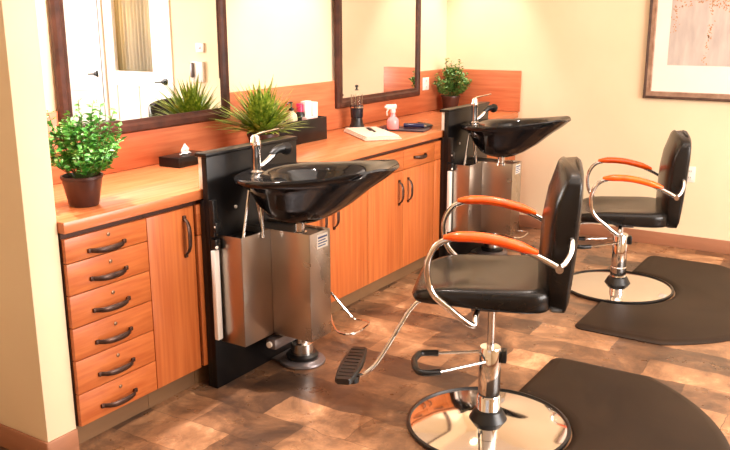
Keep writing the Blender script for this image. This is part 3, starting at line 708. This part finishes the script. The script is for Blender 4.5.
# ------------------------------------------------------------------ things on the worktop
ZT = 0.9005
# tissue box
t = thing('tissue_box', 'small black tissue box with a white tissue, beside the nearer wash station', 'tissue box', (0.125, 2.96, ZT), .05)
MB().box(-.065, .065, -.12, .12, 0, .048, .004).build('box', M['black_lam'], t)
ts = MB(); rnd = random.Random(2)
rg = []
for z, s in ((.049, .034), (.058, .018), (.070, .024), (.084, .012), (.096, .004)):
    rg.append([(math.cos(a * PI / 8) * s * .5 * (1 + .35 * math.sin(a * 2.4 + z * 60)), math.sin(a * PI / 8) * s * (1 + .3 * math.cos(a * 1.7 + z * 40)), z + .006 * math.sin(a)) for a in range(16)])
ts.loft(rg).build('tissue', mat('tissue paper', lin(250, 246, 240), .8), t, smooth=60)
# black caddy with bottles and cards
CY0, CY1, CXa, CXb = 3.56, 4.06, .085, .215
t = thing('product_caddy', 'open black box of hair products standing on the worktop behind the nearer basin', 'storage box', ((CXa + CXb) / 2, (CY0 + CY1) / 2, ZT)); off = t.location
c = MB(); e = .005; zt = ZT + .134
c.box(CXa, CXb, CY0, CY0 + e, ZT, zt, .001).box(CXa, CXb, CY1 - e, CY1, ZT, zt, .001).box(CXa, CXa + e, CY0 + e, CY1 - e, ZT, zt, .001).box(CXb - e, CXb, CY0 + e, CY1 - e, ZT, zt, .001)
c.box(CXa + e, CXb - e, CY0 + e, CY1 - e, ZT, ZT + e).box(CXa + e, CXb - e, 3.72, 3.724, ZT + e, zt - .01).box(CXa + e, CXb - e, 3.88, 3.884, ZT + e, zt - .01)
c.build('caddy_box', M['black_lam'], t, off, weld=False)
MB().box(CXb, CXb + .001, 3.615, 3.64, zt - .035, zt - .015).build('price_tag', M['white_plastic'], t, off, label='small white tag')
ZI = ZT + .0055
CREAM = noisy(mat('cream lotion bottle', lin(224, 204, 170), .35), lin(218, 196, 160), lin(230, 212, 180), (9, 9, 9))
PINK = mat('bright pink plastic', lin(214, 40, 90), .35)
t = thing('pump_bottle', 'cream lotion bottle with black pump top in the black box', 'bottle', (.150, 3.80, ZI))
MB().lathe([(.030, 0), (.034, .004), (.034, .135), (.030, .160), (.016, .175), (.014, .182)], 28).build('bottle', CREAM, t)
MB().lathe([(.015, .182), (.015, .196), (.005, .198), (.005, .222), (.009, .223), (.009, .233), (.0001, .234)], 16).tube([(0, 0, .228), (.0, -.02, .230), (.0, -.036, .222)], .0045, 8, 3).build('pump', M['black_plastic'], t, weld=False)
t = thing('product_bottle', 'dark bottle with bright pink cap behind the cream pump bottle', 'bottle', (.125, 3.915, ZI))
MB().lathe([(.026, 0), (.029, .004), (.029, .150), (.022, .165)], 24).build('bottle', M['black_plastic'], t)
MB().lathe([(.022, .165), (.022, .205), (.018, .212), (.0001, .213)], 20).build('cap', PINK, t)
t = thing('product_bottle', 'short dark bottle left of the cream pump bottle in the black box', 'bottle', (.150, 3.685, ZI))
MB().lathe([(.028, 0), (.031, .004), (.031, .120), (.02, .140)], 24).build('bottle', M['black_plastic'], t)
MB().lathe([(.019, .140), (.019, .165), (.0001, .167)], 18).build('cap', M['black_plastic'], t)
CARD = noisy(mat('white carton', lin(244, 228, 222), .5), lin(240, 222, 216), lin(248, 234, 228), (9, 9, 9))
def carton(loc, sx, sy, sz, label, m, rz=0):
    t = thing('product_carton', label, 'carton', loc, rz)
    MB().box(-sx / 2, sx / 2, -sy / 2, sy / 2, 0, sz, .0015).build('carton', m, t)
    MB().box(sx / 2, sx / 2 + .0006, -sy * .3, sy * .3, sz * .45, sz * .55).box(sx / 2, sx / 2 + .0006, -sy * .3, sy * .15, sz * .36, sz * .40).build('print', LABEL_BLUE if m is CARD else PINK, t, weld=False)
carton((.128, 3.972, ZI), .035, .060, .222, 'tall white carton standing in the black box beside the pink cap', CARD)
carton((.172, 3.935, ZI), .035, .085, .135, 'low pale pink carton at the front of the black box', noisy(mat('pale pink carton', lin(236, 200, 196), .5), lin(232, 194, 190), lin(242, 210, 206), (9, 9, 9)))
carton((.128, 4.027, ZI), .060, .045, .212, 'white carton at the far end of the black box', CARD, 0)
# disinfectant jar
t = thing('disinfectant_jar', 'tall dark disinfectant jar with chrome lid under the farther mirror', 'jar', (.135, 4.515, ZT))
MB().lathe([(.052, 0), (.055, .004), (.050, .018), (.040, .040), (.036, .075)], 32).build('jar_foot', M['black_plastic'], t)
MB().lathe([(.036, .075), (.040, .080), (.043, .140), (.043, .155), (.0001, .156)], 32).build('liquid', mat('dark blue liquid', lin(30, 34, 44), .1), t)
MB().lathe([(.044, .150), (.0455, .152), (.0455, .228), (.036, .244), (.012, .252), (.012, .250), (.034, .241), (.043, .226), (.043, .160)], 32, cap=False).build('jar_glass', M['glass'], t)
MB().lathe([(.0468, .142), (.0468, .150), (.044, .150)], 32, cap=False).build('band', M['chrome'], t)
MB().lathe([(.0001, .251), (.013, .252), (.013, .256), (.006, .258), (.006, .270), (.011, .274), (.011, .284), (.0001, .288)], 24).build('lid_knob', M['black_plastic'], t)
m_ = MB()
for k in range(8):
    a = k * PI / 4; m_.tube([(math.cos(a) * .034, math.sin(a) * .034, .158), (math.cos(a) * .038, math.sin(a) * .038, .226)], .0018, 6, 1)
m_.build('wire_basket', M['chrome'], t, weld=False)
# towel with comb
TW = noisy(mat('white terry towel', lin(220, 200, 178), .9), lin(212, 190, 166), lin(228, 210, 190), (70, 70, 70), bump=.4)
t = MB()
T0 = Matrix.Translation((.375, 4.31, ZT)) @ Matrix.Rotation(math.radians(-40), 4, 'Z')
for k in range(3): t.box(-.225 + k * .003, .225 - k * .006, -.115 + k * .004, .115 - k * .006, .001 + k * .0085, .001 + (k + 1) * .0085, .004)
o = t.build('folded_towel', TW, weld=False, label='folded white towel lying on the worktop before the farther mirror', cat='towel'); o.matrix_world = T0
c = MB().box(-.10, .10, -.006, .008, 0, .004, .001)
for k in range(40): c.box(-.098 + k * .0035, -.0963 + k * .0035, -.022, -.006, .0005, .0035)
o = c.build('comb', M['black_plastic'], weld=False, label='black comb lying on top of the folded white towel', cat='comb')
o.location = (.345, 4.36, ZT + .028); o.rotation_euler = (0, 0, math.radians(-48))
# pink spray bottle
t = thing('spray_bottle', 'small pink spray bottle with pale trigger under the farther mirror', 'spray bottle', (.365, 4.585, ZT + .0105), math.radians(-120))
PK = mat('pink liquid bottle', lin(250, 150, 150), .15)
MB().lathe([(.036, 0), (.039, .004), (.039, .052), (.034, .066), (.018, .080), (.015, .108)], 28).build('bottle', PK, t)
sp = MB().lathe([(.018, .106), (.018, .124), (.013, .128)], 20)
sp.box(-.024, .050, -.011, .011, .127, .158, .006).box(.045, .060, -.007, .007, .136, .150, .003)
sp.tube([(.030, 0, .130), (.045, 0, .112), (.042, 0, .088)], [.006, .004], 8, 4)
sp.build('trigger', noisy(mat('pale pink trigger', lin(250, 206, 196), .4), lin(248, 200, 190), lin(252, 214, 204), (9, 9, 9)), t, weld=False)
# dark flat tray, brush and razor
NAVY = mat('dark purple plastic', lin(40, 28, 48), .3)
o = MB().box(-.17, .17, -.095, .095, 0, .010, .005).build('tool_tray', NAVY, label='flat dark purple tool mat beneath the pink spray bottle and hair tools', cat='tray'); 
o.location = (.395, 4.66, ZT); o.rotation_euler = (0, 0, math.radians(12))
t = thing('hair_clipper', 'small dark blue hair clipper lying beside the pink spray bottle', 'clipper', (.46, 4.70, ZT + .0105), math.radians(25))
MB().loft([[(x, math.cos(a * PI / 8) * w_, .016 + math.sin(a * PI / 8) * .015) for a in range(16)] for x, w_ in ((-.07, .012), (-.055, .021), (0, .024), (.05, .021), (.062, .018))]).build('clipper_body', mat('dark blue plastic', lin(34, 32, 66), .25), t, smooth=60)
MB().box(.060, .078, -.018, .018, .010, .016, .001).build('blade', M['chrome_soft'], t)
t = thing('hair_brush', 'flat black hair brush lying nearest the counter end beside the wash station', 'hair brush', (.44, 4.87, ZT), math.radians(-45))
MB().box(-.13, -.005, -.011, .011, .002, .016, .005).box(-.01, .11, -.027, .027, .010, .024, .006).build('brush_body', M['black_plastic'], t, weld=False)
b = MB()
for i in range(14):
    for j in range(5): b.box(.0 + i * .0075, .0015 + i * .0075, -.02 + j * .0095, -.0185 + j * .0095, .0, .0105)
b.build('bristles', M['black_plastic'], t, weld=False)
